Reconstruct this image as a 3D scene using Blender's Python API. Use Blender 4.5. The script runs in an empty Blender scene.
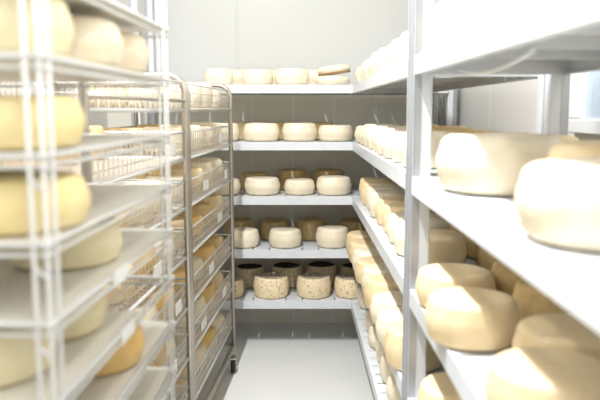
import bpy, bmesh, math, random
from mathutils import Vector, Matrix
random.seed(7)
PI = math.pi
sc = bpy.context.scene
COL = sc.collection

# ------------------------------------------------------------------ helpers
def mb(): return bmesh.new()

def add_box(bm, x0, x1, y0, y1, z0, z1, bev=0.0, mi=0):
    r = bmesh.ops.create_cube(bm, size=1.0)
    vs = r['verts']
    for v in vs:
        v.co = Vector(((x0+x1)/2 + v.co.x*(x1-x0), (y0+y1)/2 + v.co.y*(y1-y0), (z0+z1)/2 + v.co.z*(z1-z0)))
    fs = set(f for v in vs for f in v.link_faces)
    for f in fs: f.material_index = mi
    if bev > 0:
        es = list(set(e for v in vs for e in v.link_edges))
        bmesh.ops.bevel(bm, geom=es, offset=bev, segments=2, affect='EDGES', profile=0.5)

def add_rod(bm, p, q, r, n=6, caps=True, mi=0):
    p, q = Vector(p), Vector(q)
    d = (q-p).normalized()
    a = Vector((0, 0, 1)) if abs(d.z) < .9 else Vector((1, 0, 0))
    u = d.cross(a).normalized(); w = d.cross(u)
    ra, rb = [], []
    for i in range(n):
        t = 2*PI*i/n + PI/n
        o = (u*math.cos(t) + w*math.sin(t))*r
        ra.append(bm.verts.new(p+o)); rb.append(bm.verts.new(q+o))
    for i in range(n):
        j = (i+1) % n
        f = bm.faces.new((ra[i], ra[j], rb[j], rb[i])); f.material_index = mi; f.smooth = n > 4
    if caps:
        bm.faces.new(ra[::-1]).material_index = mi; bm.faces.new(rb).material_index = mi

def add_path(bm, pts, r, n=8):
    """smooth tube through a list of points"""
    rings = []
    pts = [Vector(p) for p in pts]
    prev = None
    for i, p in enumerate(pts):
        a = pts[max(i-1, 0)]; b = pts[min(i+1, len(pts)-1)]
        d = (b-a).normalized()
        if prev is None:
            ref = Vector((0, 1, 0)) if abs(d.y) < .9 else Vector((1, 0, 0))
            u = d.cross(ref).normalized()
        else:
            u = (prev - d*prev.dot(d)).normalized()
        prev = u
        w = d.cross(u)
        rings.append([bm.verts.new(p + (u*math.cos(2*PI*k/n)+w*math.sin(2*PI*k/n))*r) for k in range(n)])
    for a, b in zip(rings, rings[1:]):
        for k in range(n):
            f = bm.faces.new((a[k], a[(k+1) % n], b[(k+1) % n], b[k])); f.smooth = True
    bm.faces.new(rings[0][::-1]); bm.faces.new(rings[-1])

def add_ball(bm, c, r):
    m = Matrix.Translation(c)
    res = bmesh.ops.create_icosphere(bm, subdivisions=2, radius=r, matrix=m)
    for v in res['verts']:
        for f in v.link_faces: f.smooth = True

def obj(name, bm, mats, parent=None):
    me = bpy.data.meshes.new(name)
    bmesh.ops.recalc_face_normals(bm, faces=bm.faces)
    bm.to_mesh(me); bm.free()
    for m in (mats if isinstance(mats, (list, tuple)) else [mats]): me.materials.append(m)
    o = bpy.data.objects.new(name, me); COL.objects.link(o)
    if parent: o.parent = parent
    return o

def thing(name, label, cat, loc=(0, 0, 0), rz=0, group=None):
    o = bpy.data.objects.new(name, None); COL.objects.link(o)
    o.empty_display_size = .1
    o.location = loc; o.rotation_euler = (0, 0, rz)
    o['label'] = label; o['category'] = cat
    if group: o['group'] = group
    return o

def struct(name, bm, m, parent=None):
    o = obj(name, bm, m, parent)
    if not parent: o['kind'] = 'structure'
    return o

# ------------------------------------------------------------------ materials
def mat(name, col, rough=.5, metal=0.0, bump=0.0, bscale=40, spec=.5, vary=0.0, noise=None):
    m = bpy.data.materials.new(name); m.use_nodes = True
    nt = m.node_tree; N = nt.nodes; L = nt.links
    b = N['Principled BSDF']
    b.inputs['Base Color'].default_value = (*col, 1)
    b.inputs['Roughness'].default_value = rough
    b.inputs['Metallic'].default_value = metal
    b.inputs['Specular IOR Level'].default_value = spec
    tc = N.new('ShaderNodeTexCoord')
    src = None
    if noise:
        col2, nscale, lo, hi = noise
        n = N.new('ShaderNodeTexNoise'); n.inputs['Scale'].default_value = nscale; n.inputs['Detail'].default_value = 6
        n.inputs['Roughness'].default_value = .6
        L.new(tc.outputs['Object'], n.inputs['Vector'])
        if vary:
            oi = N.new('ShaderNodeObjectInfo'); va = N.new('ShaderNodeVectorMath'); va.operation = 'ADD'
            mu = N.new('ShaderNodeMath'); mu.operation = 'MULTIPLY'; mu.inputs[1].default_value = 37
            L.new(oi.outputs['Random'], mu.inputs[0]); L.new(tc.outputs['Object'], va.inputs[0]); L.new(mu.outputs[0], va.inputs[1])
            L.new(va.outputs[0], n.inputs['Vector'])
        r = N.new('ShaderNodeValToRGB')
        r.color_ramp.elements[0].position = lo; r.color_ramp.elements[0].color = (*col, 1)
        r.color_ramp.elements[1].position = hi; r.color_ramp.elements[1].color = (*col2, 1)
        L.new(n.outputs['Fac'], r.inputs['Fac']); src = r.outputs['Color']
    if vary:
        oi = N.new('ShaderNodeObjectInfo')
        mr = N.new('ShaderNodeMapRange'); mr.inputs['To Min'].default_value = 1-vary; mr.inputs['To Max'].default_value = 1+vary*.5
        L.new(oi.outputs['Random'], mr.inputs['Value'])
        h = N.new('ShaderNodeHueSaturation'); L.new(mr.outputs[0], h.inputs['Value'])
        if src: L.new(src, h.inputs['Color'])
        else: h.inputs['Color'].default_value = (*col, 1)
        src = h.outputs['Color']
    if src: L.new(src, b.inputs['Base Color'])
    if bump:
        n2 = N.new('ShaderNodeTexNoise'); n2.inputs['Scale'].default_value = bscale; n2.inputs['Detail'].default_value = 5
        L.new(tc.outputs['Object'], n2.inputs['Vector'])
        bp = N.new('ShaderNodeBump'); bp.inputs['Strength'].default_value = bump; bp.inputs['Distance'].default_value = .004
        L.new(n2.outputs['Fac'], bp.inputs['Height']); L.new(bp.outputs['Normal'], b.inputs['Normal'])
    return m

M = {}
M['cream'] = mat('cream_rind', (.85, .76, .59), .5, bump=.3, bscale=6, vary=.06, noise=((.79, .66, .43), 2.5, .45, .85))
M['peach'] = mat('peach_rind', (.83, .66, .41), .5, bump=.3, bscale=6, vary=.07, noise=((.78, .58, .31), 2.5, .4, .8))
M['tan'] = mat('tan_rind', (.76, .56, .28), .6, bump=.5, bscale=7, vary=.12, noise=((.58, .40, .17), 3, .4, .75))  # shade on rear-row and low-basket wheels is put into this tan colour
M['yellow'] = mat('yellow_rind', (.84, .71, .38), .45, bump=.1, bscale=3, vary=.04, noise=((.82, .64, .26), 1.5, .4, .8))
M['pale'] = mat('pale_rind', (.84, .76, .52), .5, bump=.15, bscale=4, vary=.04, noise=((.80, .69, .40), 1.8, .4, .8))
M['orange'] = mat('orange_rind', (.80, .56, .22), .5, bump=.2, bscale=4, vary=.05, noise=((.72, .44, .14), 2, .4, .8))
M['mottled'] = mat('mottled_rind', (.88, .73, .48), .7, bump=1.0, bscale=10, vary=.1, noise=((.36, .22, .09), 8, .53, .70))
M['dark_top'] = mat('dark_mould_top', (.030, .022, .016), .75, bump=.8, bscale=9, noise=((.20, .13, .06), 6, .55, .8))
M['grey_top'] = mat('grey_mould_top', (.60, .51, .37), .75, bump=.8, bscale=9, noise=((.20, .14, .07), 5, .45, .75))
M['shelf'] = mat('white_enamel_shelf', (.69, .715, .74), .35, noise=((.62, .645, .67), 9, .4, .8))
M['post'] = mat('white_post', (.70, .72, .74), .35)
M['channel'] = mat('aluminium_channel', (.42, .43, .46), .3, metal=.5)
M['cladding'] = None
M['wire'] = mat('zinc_wire', (.76, .73, .68), .35, metal=.4)
M['tube'] = mat('steel_tube', (.50, .46, .40), .32, metal=.75)
M['whitewire'] = mat('white_coated_wire', (.64, .64, .62), .35)
M['tray'] = mat('white_plastic_tray', (.70, .67, .60), .35)
M['paper'] = mat('white_paper', (.86, .86, .85), .8)
M['rubber'] = mat('dark_rubber', (.03, .028, .025), .6)
M['cable'] = mat('white_cable', (.82, .84, .86), .4)
M['frame'] = mat('white_window_frame', (.82, .83, .84), .4)
M['lamp_body'] = mat('lamp_housing', (.8, .8, .8), .4)
M['crust'] = mat('brown_crust_edge', (.42, .20, .07), .7, bump=.5)

def floor_mat():
    return mat('light_grey_floor', (.76, .76, .73), .28, bump=.03, bscale=12, noise=((.73, .73, .70), 3, .4, .7))
M['floor'] = floor_mat()

def wall_mat(name, seams, axis, base=(.70, .70, .66), rough=.3):
    m = mat(name, base, rough)
    nt = m.node_tree; N = nt.nodes; L = nt.links; b = N['Principled BSDF']
    g = N.new('ShaderNodeNewGeometry'); sp = N.new('ShaderNodeSeparateXYZ'); L.new(g.outputs['Position'], sp.inputs[0])
    acc = None
    for s, w in seams:
        su = N.new('ShaderNodeMath'); su.operation = 'SUBTRACT'; su.inputs[1].default_value = s; L.new(sp.outputs[axis], su.inputs[0])
        ab = N.new('ShaderNodeMath'); ab.operation = 'ABSOLUTE'; L.new(su.outputs[0], ab.inputs[0])
        lt = N.new('ShaderNodeMath'); lt.operation = 'LESS_THAN'; lt.inputs[1].default_value = w; L.new(ab.outputs[0], lt.inputs[0])
        if acc is None: acc = lt.outputs[0]
        else:
            ad = N.new('ShaderNodeMath'); ad.operation = 'MAXIMUM'; L.new(acc, ad.inputs[0]); L.new(lt.outputs[0], ad.inputs[1]); acc = ad.outputs[0]
    mx = N.new('ShaderNodeMix'); mx.data_type = 'RGBA'
    mx.inputs['A'].default_value = (*base, 1); mx.inputs['B'].default_value = (.86, .86, .82, 1)
    L.new(acc, mx.inputs['Factor']); L.new(mx.outputs['Result'], b.inputs['Base Color'])
    return m

# ------------------------------------------------------------------ setting
YB = 4.82; XR = 1.0; XL = -1.3
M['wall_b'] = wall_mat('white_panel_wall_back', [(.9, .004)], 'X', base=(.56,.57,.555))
M['wall_s'] = wall_mat('white_panel_wall_side', [(3.68, .006), (2.55, .006), (1.4, .006), (.3, .006)], 'Y', base=(.68,.67,.64))
M['cladding'] = wall_mat('beige_metal_cladding', [(-.315, .006), (-.034, .006), (.247, .006), (.53, .006), (-.6, .006), (-.88, .006)], 'X', base=(.80, .77, .67), rough=.28)
b = mb(); add_box(b, XL-.1, XR+.1, -1.0, YB+.1, -.1, 0); struct('floor', b, M['floor'])
b = mb(); add_box(b, XL-.1, XR+.1, YB, YB+.1, 0, 4.3); struct('wall_back', b, M['wall_b'])
b = mb(); add_box(b, XL, XR, YB-.006, YB, .06, 1.62); struct('trim_2', b, M['cladding'])
b = mb(); add_box(b, XR, XR+.1, -1.0, YB, 0, 4.3); struct('wall_right', b, M['wall_s'])
b = mb(); add_box(b, XL-.1, XL, -1.0, YB, 0, 4.3); struct('wall_left', b, M['wall_s'])
b = mb(); add_box(b, XL, XR, YB-.012, YB, 0, .06, .003); struct('baseboard_back', b, M['cladding'])
b = mb(); add_box(b, -.420, -.404, YB-.006, YB, 1.62, 4.3, .002); struct('trim_1', b, M['wall_b'])   # joint cover strip on the back wall
# small window with a white frame in the right wall
def window(name, y0, y1, z0, z1):
    b = mb(); t = .05
    add_box(b, XR-.03, XR+.01, y0, y1, z0, z0+t, .004); add_box(b, XR-.03, XR+.01, y0, y1, z1-t, z1, .004)
    add_box(b, XR-.03, XR+.01, y0, y0+t, z0+t, z1-t, .004); add_box(b, XR-.03, XR+.01, y1-.11, y1, z0+t, z1-t, .004)
    w = struct(name, b, M['frame'])
    g = mat('bluish_pane', (.42, .50, .58), .12)
    b = mb(); add_box(b, XR-.012, XR-.002, y0+t, y1-.11, z0+t, z1-t); obj('pane', b, g, w)
    return w
window('window_1', 1.95, 2.53, 1.42, 1.95)

# ------------------------------------------------------------------ slotted shelves / racks
LEV = [1.65, 1.307, .973, .639, .317]     # tops of the five shelves

def shelf_mesh(L, W, along_y, lip=.05):
    """sheet-metal shelf, origin at near-left top corner; slots, folded lips, ribs below"""
    b = mb()
    # cuts along length (u) and depth (v)
    n = max(2, int(L/.10)); pu = L/n
    us = [0]
    for i in range(n):
        us += [pu*(i+.5)-.004, pu*(i+.5)+.004]
    us.append(L)
    m = 3; pv = W/m; vs = [0]
    for c in (.048, W/2, W-.048): vs += [c-.034, c+.034]
    vs.append(W)
    grid = {}
    def V(i, j, z):
        k = (i, j, z)
        if k not in grid:
            u, v = us[i], vs[j]
            grid[k] = b.verts.new((v, u, z) if along_y else (u, v, z))
        return grid[k]
    for z in (0, -.003):
        for i in range(len(us)-1):
            for j in range(len(vs)-1):
                if i % 2 == 1 and j % 2 == 1: continue
                b.faces.new((V(i, j, z), V(i+1, j, z), V(i+1, j+1, z), V(i, j+1, z)))
    X, Y = (W, L) if along_y else (L, W)
    t = .004
    add_box(b, -t, 0, -t, Y+t, -lip, .0015); add_box(b, X, X+t, -t, Y+t, -lip, .0015)
    add_box(b, 0, X, -t, 0, -lip, .0015); add_box(b, 0, X, Y, Y+t, -lip, .0015)
    # inward flange at the bottom of each long lip
    if along_y:
        add_box(b, 0, .018, 0, Y, -lip, -lip+.003); add_box(b, X-.018, X, 0, Y, -lip, -lip+.003)
        k = int(Y/.3)
        for i in range(1, k+1):
            y = Y*i/(k+1); add_box(b, .02, X-.02, y-.012, y+.012, -.028, -.003)
    else:
        add_box(b, 0, X, 0, .018, -lip, -lip+.003); add_box(b, 0, X, Y-.018, Y, -lip, -lip+.003)
        k = int(X/.3)
        for i in range(1, k+1):
            x = X*i/(k+1); add_box(b, x-.012, x+.012, .02, Y-.02, -.028, -.003)
    return b

def post_mesh(h, w=.048, d=.05, side=1):
    """channel upright: main box with a grooved aluminium edge on the aisle side; origin bottom centre"""
    b = mb()
    add_box(b, -w/2, w/2, -d/2, d/2, 0, h, .003)
    x = -w/2*side
    add_box(b, min(x, x-.0015*side), max(x, x-.0015*side), -d/2, d/2, 0, h, mi=1)
    add_box(b, min(x, x+.016*side), max(x, x+.016*side), -d/2-.0015, -d/2, 0, h, mi=1)
    add_box(b, min(x, x-.007*side), max(x, x-.007*side), -d/2, -d/2+.010, 0, h, .001, mi=1)
    add_box(b, min(x, x-.007*side), max(x, x-.007*side), d/2-.010, d/2, 0, h, .001, mi=1)
    add_box(b, -w/2-.004, w/2+.004, -d/2-.004, d/2+.004, 0, .02, .002)
    return b

def rack(name, label, x0, x1, y0, y1, along_y, posts, h=2.35):
    t = thing(name, label, 'shelving rack', ((x0+x1)/2, (y0+y1)/2, 0))
    sm = None
    L, W = ((y1-y0), (x1-x0)) if along_y else ((x1-x0), (y1-y0))
    for z in LEV:
        if sm is None:
            o = obj('shelf', shelf_mesh(L, W, along_y), M['shelf'], t); sm = o.data
        else:
            o = bpy.data.objects.new('shelf', sm); COL.objects.link(o); o.parent = t
        o.location = (x0-t.location.x, y0-t.location.y, z)
    for (px, py, side) in posts:
        o = obj('post', post_mesh(h, side=side), [M['post'], M['channel']], t)
        o.location = (px-t.location.x, py-t.location.y, 0)
    return t

FX = .334
rack('storage_rack', 'white slotted metal rack across the back wall at the end of the aisle', -.95, .90, 4.26, 4.77, False,
     [(-.98, 4.30, 1), (-.98, 4.74, 1), (.93, 4.30, -1), (.93, 4.74, -1)])
rack('storage_rack', 'far section of the white rack along the right side, beyond the aluminium upright', FX, .77, 2.14, 4.235, True,
     [(FX+.026, 2.11, 1), (.745, 2.11, -1)])
rack('storage_rack', 'near section of the white rack along the right side, closest to the camera', FX, .77, -.30, 2.012, True,
     [(FX+.026, 2.042, 1), (.745, 2.042, -1), (FX+.026, -.335, 1), (.745, -.335, -1)])

# white cable drooping under the near top shelf
b = mb()
pts = []
for i in range(25):
    s = i/24
    y = 2.0-.62*s
    pts.append((.455, y, 1.613 - .022*math.sin(PI*s)))
add_path(b, pts, .006)
o = obj('cable', b, M['cable']); o['label'] = 'white cable drooping beneath the top shelf of the near right rack'; o['category'] = 'cable'

# ------------------------------------------------------------------ cheese wheels
def wheel_mesh(name, mats, seed, aspect=.46, bulge=.10, ring=0.0, rnd=.13, topmat=False):
    """unit-radius wheel, height 2*aspect/... : radius 1, height = aspect*2*... origin bottom centre"""
    rg = random.Random(seed)
    H = aspect*2
    prof = []
    k = 7
    rr = rnd
    # bottom centre -> edge -> side -> top edge -> centre
    prof += [(0.0, 0.008), (.4, .004), (.65, .001)]
    for i in range(k):
        a = -PI/2 + (PI/2)*i/(k-1)
        prof.append((1-rr-bulge*.6+rr*math.cos(a), rr+rr*math.sin(a)))
    for i in range(1, 6):
        s = i/6; prof.append((1-bulge*.6*(1-math.sin(PI*s)), rr+(H-2*rr)*s))
    for i in range(k):
        a = (PI/2)*i/(k-1)
        prof.append((1-rr-bulge*.6+rr*math.cos(a), H-rr+rr*math.sin(a)))
    prof += [(.70, H-.015), (.6, H-.045), (.35, H-.06), (0, H-.062)] if ring else [(.55, H+.003), (.3, H+.005), (0, H+.005)]
    b = mb(); n = 56
    ph = [rg.uniform(0, 6.28) for _ in range(8)]
    rings = []
    for (r, z) in prof:
        row = []
        if r == 0:
            row = [b.verts.new((0, 0, z))]
        else:
            for i in range(n):
                t = 2*PI*i/n
                wob = 1 + .010*math.sin(2*t+ph[0]) + .006*math.sin(3*t+ph[1]) + .004*math.sin(7*t+ph[2]+z*5) + .003*math.sin(13*t+ph[3]-z*9)
                zz = z + .012*math.sin(2*t+ph[4])*(z/H)*min(r, 1) + .006*math.sin(3*t+ph[5])*(z/H)*min(r, 1)
                row.append(b.verts.new((r*wob*math.cos(t), r*wob*math.sin(t), zz)))
        rings.append(row)
    for q in range(len(rings)-1):
        A, B = rings[q], rings[q+1]
        tm = 1 if (topmat and q >= len(rings)-6) else 0
        for i in range(n):
            j = (i+1) % n
            if len(A) == 1: f = b.faces.new((A[0], B[j], B[i]))
            elif len(B) == 1: f = b.faces.new((A[i], A[j], B[0]))
            else: f = b.faces.new((A[i], A[j], B[j], B[i]))
            f.smooth = True; f.material_index = tm
    me = bpy.data.meshes.new(name)
    bmesh.ops.recalc_face_normals(b, faces=b.faces)
    b.to_mesh(me); b.free()
    for m in mats: me.materials.append(m)
    return me

ASP = .46
WM = {}
for i, kn in enumerate(['cream', 'peach', 'tan', 'yellow', 'pale', 'orange']):
    WM[kn] = [wheel_mesh('cheese_wheel', [M[kn]], 10*i+s, ASP, rnd=(.16 if kn != 'cream' else .20)) for s in range(3)]
WM['dark'] = [wheel_mesh('cheese_wheel', [M['mottled'], M['dark_top']], 90+s, ASP, ring=1, rnd=.12, topmat=True) for s in range(3)]
WM['grey'] = [wheel_mesh('cheese_wheel', [M['mottled'], M['grey_top']], 70+s, ASP, ring=1, rnd=.12, topmat=True) for s in range(3)]

def wheel(kind, x, y, z, r, h, label, group, rot=None):
    me = random.choice(WM[kind])
    o = bpy.data.objects.new('cheese_wheel', me); COL.objects.link(o)
    o.location = (x, y, z); o.scale = (r, r, h/(ASP*2))
    o.rotation_euler = rot or (0, 0, random.uniform(0, 6.28))
    o['label'] = label; o['category'] = 'cheese wheel'; o['group'] = group
    return o

ORD = ['first', 'second', 'third', 'fourth', 'fifth', 'sixth', 'seventh', 'eighth', 'ninth', 'tenth', 'eleventh', 'twelfth']
SH = ['top shelf', 'second shelf', 'third shelf', 'fourth shelf', 'lowest shelf']
F = 700.0
DESC = {'cream': 'white-dusted cream', 'peach': 'pale peach', 'tan': 'tan', 'yellow': 'smooth yellow', 'pale': 'pale ivory',
        'orange': 'orange', 'dark': 'mottled dark-topped', 'grey': 'mottled brown-rinded'}

# back rack : (x0,x1,thickness px) per shelf, front row and rear row
front = {
 0: [(206, 234, 16, 'cream'), (243, 274, 15, 'cream'), (275, 309, 16, 'cream'), (317, 351, 9, 'cream')],
 1: [(204, 240, 18, 'cream'), (243, 280, 18, 'cream'), (282, 317, 18, 'cream'), (318, 353, 16, 'cream')],
 2: [(205, 241, 16, 'cream'), (243, 281, 17, 'cream'), (284, 315, 15, 'cream'), (316, 352, 18, 'cream')],
 3: [(227, 259, 18, 'cream'), (268, 302, 18, 'cream'), (316, 350, 20, 'cream')],
 4: [(210, 243, 18, 'grey'), (252, 289, 21, 'grey'), (296, 332, 21, 'grey'), (335, 368, 20, 'grey')],
}
rear = {
 0: [(222, 254, 16, 'cream'), (262, 292, 16, 'cream'), (300, 332, 16, 'cream')],
 1: [(226, 258, 17, 'peach'), (262, 294, 17, 'tan'), (302, 334, 17, 'tan')],
 2: [(240, 270, 17, 'tan'), (277, 309, 20, 'tan'), (313, 345, 20, 'tan')],
 3: [(222, 254, 20, 'tan'), (259, 289, 19, 'tan'), (293, 330, 20, 'tan'), (339, 370, 19, 'tan')],
 4: [(234, 264, 20, 'dark'), (270, 303, 21, 'dark'), (306, 338, 22, 'dark'), (341, 371, 21, 'dark')],
}
for row, D, yc in (('front', front, 4.385), ('rear', rear, 4.655)):
    for s, L in D.items():
        for i, (a, c, hp, kd) in enumerate(L):
            r = (c-a)/2/F*yc; r = min(r, .114 if row == 'front' else .108)
            x = ((a+c)/2-298)/F*yc
            h = hp/F*(yc-r*.7)
            z = LEV[s]+.002
            if s == 0 and row == 'front' and i == 3:
                wheel('cream', x-.01, yc, z, r, .055, 'thin cream cheese wheel on the back rack top shelf beneath a tilted one', 'wheels on the back rack')
                o = wheel('cream', x, yc, z+.068, r*.97, .05, 'tilted cream cheese wheel with brown crust edge, lying on another, back top shelf', 'wheels on the back rack',
                          rot=(0, math.radians(-7), 0))
                b = mb()
                nn = 48
                lo, hi = [], []
                for k in range(nn):
                    t = 2*PI*k/nn
                    lo.append(b.verts.new((1.004*math.cos(t)*.955, 1.004*math.sin(t)*.955, .02)))
                    hi.append(b.verts.new((1.012*math.cos(t)*.985, 1.012*math.sin(t)*.985, .16)))
                for k in range(nn): b.faces.new((lo[k], lo[(k+1) % nn], hi[(k+1) % nn], hi[k]))
                cc = obj('crust_edge', b, M['crust'], o); cc['label'] = 'brown crust edge'
                continue
            wheel(kd, x, yc, z, r, h, f"{DESC[kd]} cheese wheel, {ORD[i]} from left, {row} row, {SH[s]} of the back rack", 'wheels on the back rack')

# right rack, far section: two rows of wheels along the shelf
for s in range(5):
    for row, xc0 in (('aisle', FX+.105), ('wall', FX+.328)):
        n = 9; y = 4.235-.115; i = 0
        while y > 2.25 and i < 10:
            r = random.uniform(.101, .109)
            h = random.uniform(.098, .118) + (.014 if s in (2, 3) else 0)
            if s == 4 and row == 'aisle' and i == 1:
                y -= .26                                   # the gap that shows the shelf's slots
            if row == 'aisle':
                kd = {0: 'cream', 1: 'cream', 2: 'peach', 3: 'peach', 4: 'cream'}[s]
                if s in (2, 3) and random.random() < .35: kd = 'cream'
            else:
                kd = {0: 'cream', 1: 'tan', 2: 'tan', 3: 'tan', 4: 'tan'}[s]
            xc = xc0 + (.012 if row == 'wall' and s == 1 else 0) + random.uniform(-.006, .008) + (0 if row == 'wall' else (0, 0, .018, -.045, .022)[s]) + ((.022 if s == 2 else .032) if row == 'wall' and s in (2, 4) else 0)
            if s == 0 and row == 'wall' and i > 6: break
            yy = y if row == 'aisle' else y-.03
            if yy < 2.26: break
            wheel(kd, xc, yy, LEV[s]+.002, r, h,
                  f"{DESC[kd]} cheese wheel, {ORD[i]} from back, {row} row, {SH[s]}, far right rack", 'wheels on the far right rack')
            y -= (.219 if s < 2 else .228); i += 1

# right rack, near section: placed singly   (x, y, r, h, kind)
near = {
 0: [(.46, 1.80, .125, .12, 'cream'), (.47, 1.52, .13, .13, 'cream'), (.475, 1.22, .135, .13, 'cream'), (.48, .90, .135, .13, 'cream'),
     (.675, 1.88, .09, .12, 'cream')],
 1: [(.478, 1.655, .148, .134, 'cream'), (.462, 1.02, .138, .115, 'cream'), (.66, 1.905, .108, .122, 'peach'), (.60, 1.345, .118, .128, 'peach'), (.68, 1.10, .078, .115, 'peach')],
 2: [(.40, 1.56, .106, .103, 'peach'), (.425, 1.845, .106, .098, 'peach'), (.64, 1.895, .105, .11, 'tan'), (.63, 1.66, .105, .11, 'tan'),
     (.535, 1.325, .110, .105, 'peach'), (.425, 1.12, .108, .105, 'peach'), (.65, 1.10, .09, .10, 'tan')],
 3: [(.44, 1.85, .108, .11, 'peach'), (.66, 1.80, .105, .11, 'tan'), (.44, 1.58, .108, .11, 'peach'), (.66, 1.55, .105, .11, 'tan'), (.66, 1.30, .105, .11, 'tan')],
 4: [(.44, 1.80, .108, .11, 'peach'), (.66, 1.78, .106, .11, 'tan')],
}
for s, L in near.items():
    for i, (x, y, r, h, kd) in enumerate(L):
        side = 'aisle' if x < .55 else 'wall'
        same = sorted([q for q in L if ('aisle' if q[0] < .55 else 'wall') == side], key=lambda q: -q[1])
        k = same.index((x, y, r, h, kd))
        wheel(kd, x, y, LEV[s]+.002, r, h, f"{DESC[kd]} cheese wheel, {ORD[k]} from upright, {side} side, {SH[s]}, near right rack", 'wheels on the near right rack')

# ------------------------------------------------------------------ wire basket carts (left)
CW = .53; CL = 1.08
BZ = [1.50, 1.307, 1.11, .91, .70, .49, .27]
def basket_mesh(W, L, d=.105):
    b = mb(); x0, x1 = -W+.025, -.006; y0, y1 = .02, L-.02
    rb = .0055; rw = .0021
    # bottom frame bar (flat) and rim
    for (p, q) in (((x0, y0), (x1, y0)), ((x1, y0), (x1, y1)), ((x1, y1), (x0, y1)), ((x0, y1), (x0, y0))):
        add_rod(b, (*p, 0), (*q, 0), .008, 8, mi=1)
        add_rod(b, (*p, d), (*q, d), .0042, 6, mi=1)
        for z in (d*.33, d*.66): add_rod(b, (*p, z), (*q, z), rw, 4, False)
    n = int((y1-y0)/.040)
    for i in range(n+1):
        y = y0+(y1-y0)*i/n
        add_rod(b, (x1, y, 0), (x1, y, d), rw, 4, False); add_rod(b, (x0, y, 0), (x0, y, d), rw, 4, False)
        add_rod(b, (x0, y, .004), (x1, y, .004), rw, 4, False)
    n = int((x1-x0)/.040)
    for i in range(n+1):
        x = x0+(x1-x0)*i/n
        add_rod(b, (x, y0, 0), (x, y0, d), rw, 4, False); add_rod(b, (x, y1, 0), (x, y1, d), rw, 4, False)
        add_rod(b, (x, y0, 0), (x, y1, 0), .0022, 4, False)
    return b

def end_frame_mesh(W, top):
    """inverted U of steel tube with rounded corners, in the local xz plane"""
    b = mb(); R = .07; r = .0125
    pts = [(-.0, 0, .10)]
    z = .1
    pts.append((0, 0, top-R))
    for i in range(1, 9):
        a = PI/2*i/8; pts.append((-R+R*math.cos(a), 0, top-R+R*math.sin(a)))
    pts.append((-W+R, 0, top))
    for i in range(1, 9):
        a = PI/2*i/8; pts.append((-W+R-R*math.sin(a), 0, top-R+R*math.cos(a)))
    pts.append((-W, 0, .10))
    add_path(b, pts, r, 10)
    add_rod(b, (-.012, 0, .16), (-W+.012, 0, .16), .010, 8)
    return b

def caster_mesh():
    b = mb()
    add_rod(b, (0, -.012, .042), (0, .012, .042), .040, 20, mi=0)
    add_rod(b, (0, -.018, .042), (0, .018, .042), .008, 8, mi=1)
    add_box(b, -.03, .03, -.02, -.016, .035, .088, mi=1); add_box(b, -.03, .03, .016, .02, .035, .088, mi=1)
    add_box(b, -.03, .03, -.02, .02, .084, .092, mi=1); add_rod(b, (0, 0, .09), (0, 0, .14), .010, 8, mi=1)
    return b

TA = .0643; AB = math.atan(TA)
def edge_x(y): return -.515+TA*(y-1.70)

shared = {}
def cart(label, y0, top, labels_at, which):
    t = thing('wire_basket_cart', label, 'basket cart', (edge_x(y0), y0, 0), -AB)
    for y in (0.0, CL):
        if 'end' not in shared: shared['end'] = obj('end_frame', end_frame_mesh(CW, top), M['tube'], t).data; o = [c for c in t.children][-1]
        else:
            o = bpy.data.objects.new('end_frame', shared['end']); COL.objects.link(o); o.parent = t
        o.location = (0, y, 0)
    for sx in (0, -CW):
        b = mb(); add_rod(b, (sx, 0, .15), (sx, CL, .15), .012, 8); obj('bottom_rail', b, M['tube'], t)
        b = mb(); add_rod(b, (sx, 0, top-.1), (sx, CL, top-.1), .007, 8); obj('top_rail', b, M['tube'], t)
    for z in BZ:
        if 'bk' not in shared: o = obj('basket', basket_mesh(CW, CL), [M['wire'], M['whitewire']], t); shared['bk'] = o.data
        else:
            o = bpy.data.objects.new('basket', shared['bk']); COL.objects.link(o); o.parent = t
        o.location = (0, 0, z)
        for (zz, yy, ww) in labels_at:
            if abs(zz-z) < .01:
                b = mb(); add_box(b, .001, .0025, yy-ww/2, yy+ww/2, .03, .075)
                l = obj('paper_label', b, M['paper'], o)
    for x in (0, -CW):
        for y in (0.02, CL-.02):
            if 'cs' not in shared: o = obj('caster', caster_mesh(), [M['rubber'], M['tube']], t); shared['cs'] = o.data
            else:
                o = bpy.data.objects.new('caster', shared['cs']); COL.objects.link(o); o.parent = t
            o.location = (x, y, 0); o.rotation_euler = (0, 0, PI/2+.2)
    return t

cart('steel wire basket cart on the left, nearer the camera, its top basket empty', 1.70, 1.635,
     [(BZ[1], .85, .10), (BZ[3], .62, .10), (BZ[5], .8, .1), (BZ[4], .9, .09)], 0)
cart('steel wire basket cart on the left farther away, beside the back rack, full of cheese', 2.82, 1.60,
     [(BZ[1], .75, .10), (BZ[2], .35, .12), (BZ[3], .7, .12), (BZ[4], .45, .12), (BZ[5], .25, .12), (BZ[5], .8, .10), (BZ[2], .9, .08)], 1)

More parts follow.
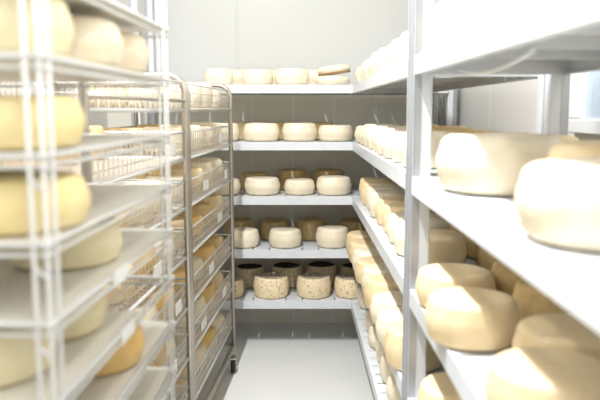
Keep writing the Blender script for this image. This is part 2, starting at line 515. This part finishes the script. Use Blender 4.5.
BN = ['top', 'second', 'third', 'fourth', 'fifth', 'sixth', 'lowest']
for ci, (y0, cn) in enumerate(((1.70, 'near'), (2.82, 'far'))):
    for k, z in enumerate(BZ):
        if ci == 0 and (k >= 6 or k < 1): continue
        for row, off in (('aisle', -.126), ('wall', -.388)):
            i = 0; y = CL-.135
            if ci == 0 and k == 1 and row == 'aisle': continue
            while y > .12:
                r = random.uniform(.098, .108); h = random.uniform(.09, .125)
                kd = random.choice(['cream', 'cream', 'peach']) if k < 3 else random.choice(['tan', 'peach', 'orange', 'cream'])
                if row == 'wall' and k >= 1: kd = random.choice(['tan', 'tan', 'peach'])
                lx = off+random.uniform(-.004, .004)
                X = edge_x(y0)+lx*math.cos(AB)+y*math.sin(AB); Y = y0-lx*math.sin(AB)+y*math.cos(AB)
                wheel(kd, X, Y, z+.0095, r, h, f"{DESC[kd]} cheese wheel, {ORD[i]} from far end, {row} row, {BN[k]} basket, {cn} basket cart", f'wheels in the {cn} basket cart')
                y -= .262; i += 1

# ------------------------------------------------------------------ nearest tray stack (left foreground)
TS = .0357; AA = math.atan(TS)
SX, SY = -.322, .885
SW, SL = .50, .72
S0 = 1.677; DZ = .113
ZT = [1.677, 1.567, 1.442, 1.328, 1.222, 1.11, 1.0] + [1.0-.113*i for i in range(1, 9)]
def tray_mesh(L):
    b = mb()
    add_box(b, -SW+.006, -.006, .006, L-.006, -.004, .003, .002)
    return b
def tray_rim():
    b = mb(); r = .0045
    for (p, q) in (((-SW, 0), (0, 0)), ((0, 0), (0, SL)), ((0, SL), (-SW, SL)), ((-SW, SL), (-SW, 0))):
        add_rod(b, (*p, 0), (*q, 0), r, 8); add_rod(b, (*p, -.014), (*q, -.014), .003, 6)
    for (x, y) in ((0, 0), (-SW, 0), (0, SL), (-SW, SL)):
        add_ball(b, (x, y, 0), .0075); add_ball(b, (x, y, -.014), .006)
    return b
stack = thing('tray_rack', 'white wire rack of stacked trays in the left foreground, nearest the camera', 'tray rack', (SX, SY, 0), -AA)
td = rd = None
nlev = 14
for k in range(nlev):
    z = ZT[k]
    if k in (0, 5, 6):
        o = obj('tray', tray_mesh(SL if k != 5 else .45), M['tray'], stack); td = o.data
    elif k < 8:
        o = bpy.data.objects.new('tray', td); COL.objects.link(o); o.parent = stack
    else:
        o = bpy.data.objects.new('rim', rd); COL.objects.link(o); o.parent = stack
    if k == 0:
        q = obj('rim', tray_rim(), M['whitewire'], o); rd = q.data
    elif k < 8:
        q = bpy.data.objects.new('rim', rd); COL.objects.link(q); q.parent = o
    o.location = (0, 0, z)
    for (kk, yy) in ((4, .30), (5, .33)):
        if kk == k:
            b = mb(); add_box(b, .005, .0065, yy-.04, yy+.04, -.016, .010)
            obj('paper_label', b, M['paper'], o)
for (x, y) in ((0, 0), (-SW, 0), (0, SL), (-SW, SL)):
    b = mb(); sx = -1 if x == 0 else 1; sy = 1 if y == 0 else -1
    rr = .0032 if y == 0 else .0022
    top = 2.0 if y == 0 else 1.95
    add_rod(b, (x, y, 0), (x, y, top), rr, 8)
    add_rod(b, (x+sx*.018, y, .02), (x+sx*.018, y, top), rr, 8)
    add_rod(b, (x, y+sy*.03, .02), (x, y+sy*.03, top), .003, 8)
    for k in range(nlev):
        z = ZT[k]
        add_rod(b, (x+sx*.018, y, z-.03), (x, y, z-.045), rr, 6)
    add_ball(b, (x, y, 0.006), .006)
    obj('corner_post', b, M['whitewire'], stack)

def A(lx, ly):   # local -> world
    return (SX+lx*math.cos(AA)+ly*math.sin(AA), SY-lx*math.sin(AA)+ly*math.cos(AA))
TN = ['topmost', 'second', 'third', 'fourth', 'fifth', 'sixth', 'seventh']
# (level, X, Y, r, h, kind)
st = [(1, -.432, 1.012, .112, .088, 'pale'), (1, -.415, 1.245, .110, .084, 'cream'), (1, -.405, 1.46, .098, .084, 'cream'),
      (2, -.418, 1.01, .110, .074, 'yellow'),
      (3, -.418, 1.01, .111, .076, 'yellow'),
      (4, -.426, 1.26, .103, .078, 'pale'),
      (5, -.455, 1.005, .092, .080, 'pale'), (5, -.437, 1.205, .095, .080, 'pale'),
      (6, -.405, 1.335, .100, .078, 'orange')]
for (k, x, y, r, h, kd) in st:
    same = sorted([q for q in st if q[0] == k], key=lambda q: q[2]); i = [q[2] for q in same].index(y)
    if len(same) == 1: lab = f"{DESC[kd]} cheese wheel alone on the {TN[k]} tray of left foreground rack"
    else: lab = f"{DESC[kd]} cheese wheel, {ORD[i]} from camera, {TN[k]} tray of left foreground rack"
    wheel(kd, x, y, ZT[k]+.0035, r, h, lab, 'wheels on the foreground tray rack')

# ------------------------------------------------------------------ lamps
def fixture(x, y, z, length, power, label):
    t = thing('ceiling_lamp', label, 'lamp', (x, y, z))
    b = mb(); add_box(b, -.06, .06, -length/2, length/2, .02, .07, .008); obj('housing', b, M['lamp_body'], t)
    b = mb(); add_rod(b, (0, -length/2+.1, .07), (0, -length/2+.1, .55), .006, 6); add_rod(b, (0, length/2-.1, .07), (0, length/2-.1, .55), .006, 6)
    obj('hanger', b, M['lamp_body'], t)
    ld = bpy.data.lights.new('lamp_light', 'AREA'); ld.shape = 'RECTANGLE'; ld.size = .06; ld.size_y = length-.04
    ld.energy = power; ld.color = (.97, .985, 1.0)
    lo = bpy.data.objects.new('lamp_light', ld); COL.objects.link(lo); lo.parent = t; lo.location = (0, 0, .012)
    return t
fixture(-.48, 1.65, 3.60, 1.0, 160, 'long ceiling lamp hanging over the middle of the aisle')
fixture(0, .35, 2.05, 1.0, 6, 'long ceiling lamp hanging behind the camera')

w = bpy.data.worlds.new('world'); sc.world = w; w.use_nodes = True
bg = w.node_tree.nodes['Background']; bg.inputs['Color'].default_value = (1.0, .955, .86, 1); bg.inputs['Strength'].default_value = 1.0

# ------------------------------------------------------------------ camera
cd = bpy.data.cameras.new('camera'); cam = bpy.data.objects.new('camera', cd); COL.objects.link(cam)
cd.sensor_width = 36; cd.lens = 42.0
cam.location = (0, 0, 1.5)
cam.rotation_euler = (PI/2-math.atan(90/700), 0, -math.atan(2/700))
cd.clip_start = .02
cd.dof.use_dof = True; cd.dof.focus_distance = 3.9; cd.dof.aperture_fstop = 3.0
sc.camera = cam

vs = sc.view_settings
sc.view_settings.view_transform = 'Standard'; vs.look = 'None'; vs.gamma = 1; vs.use_curve_mapping = False
vs.exposure = 0.14
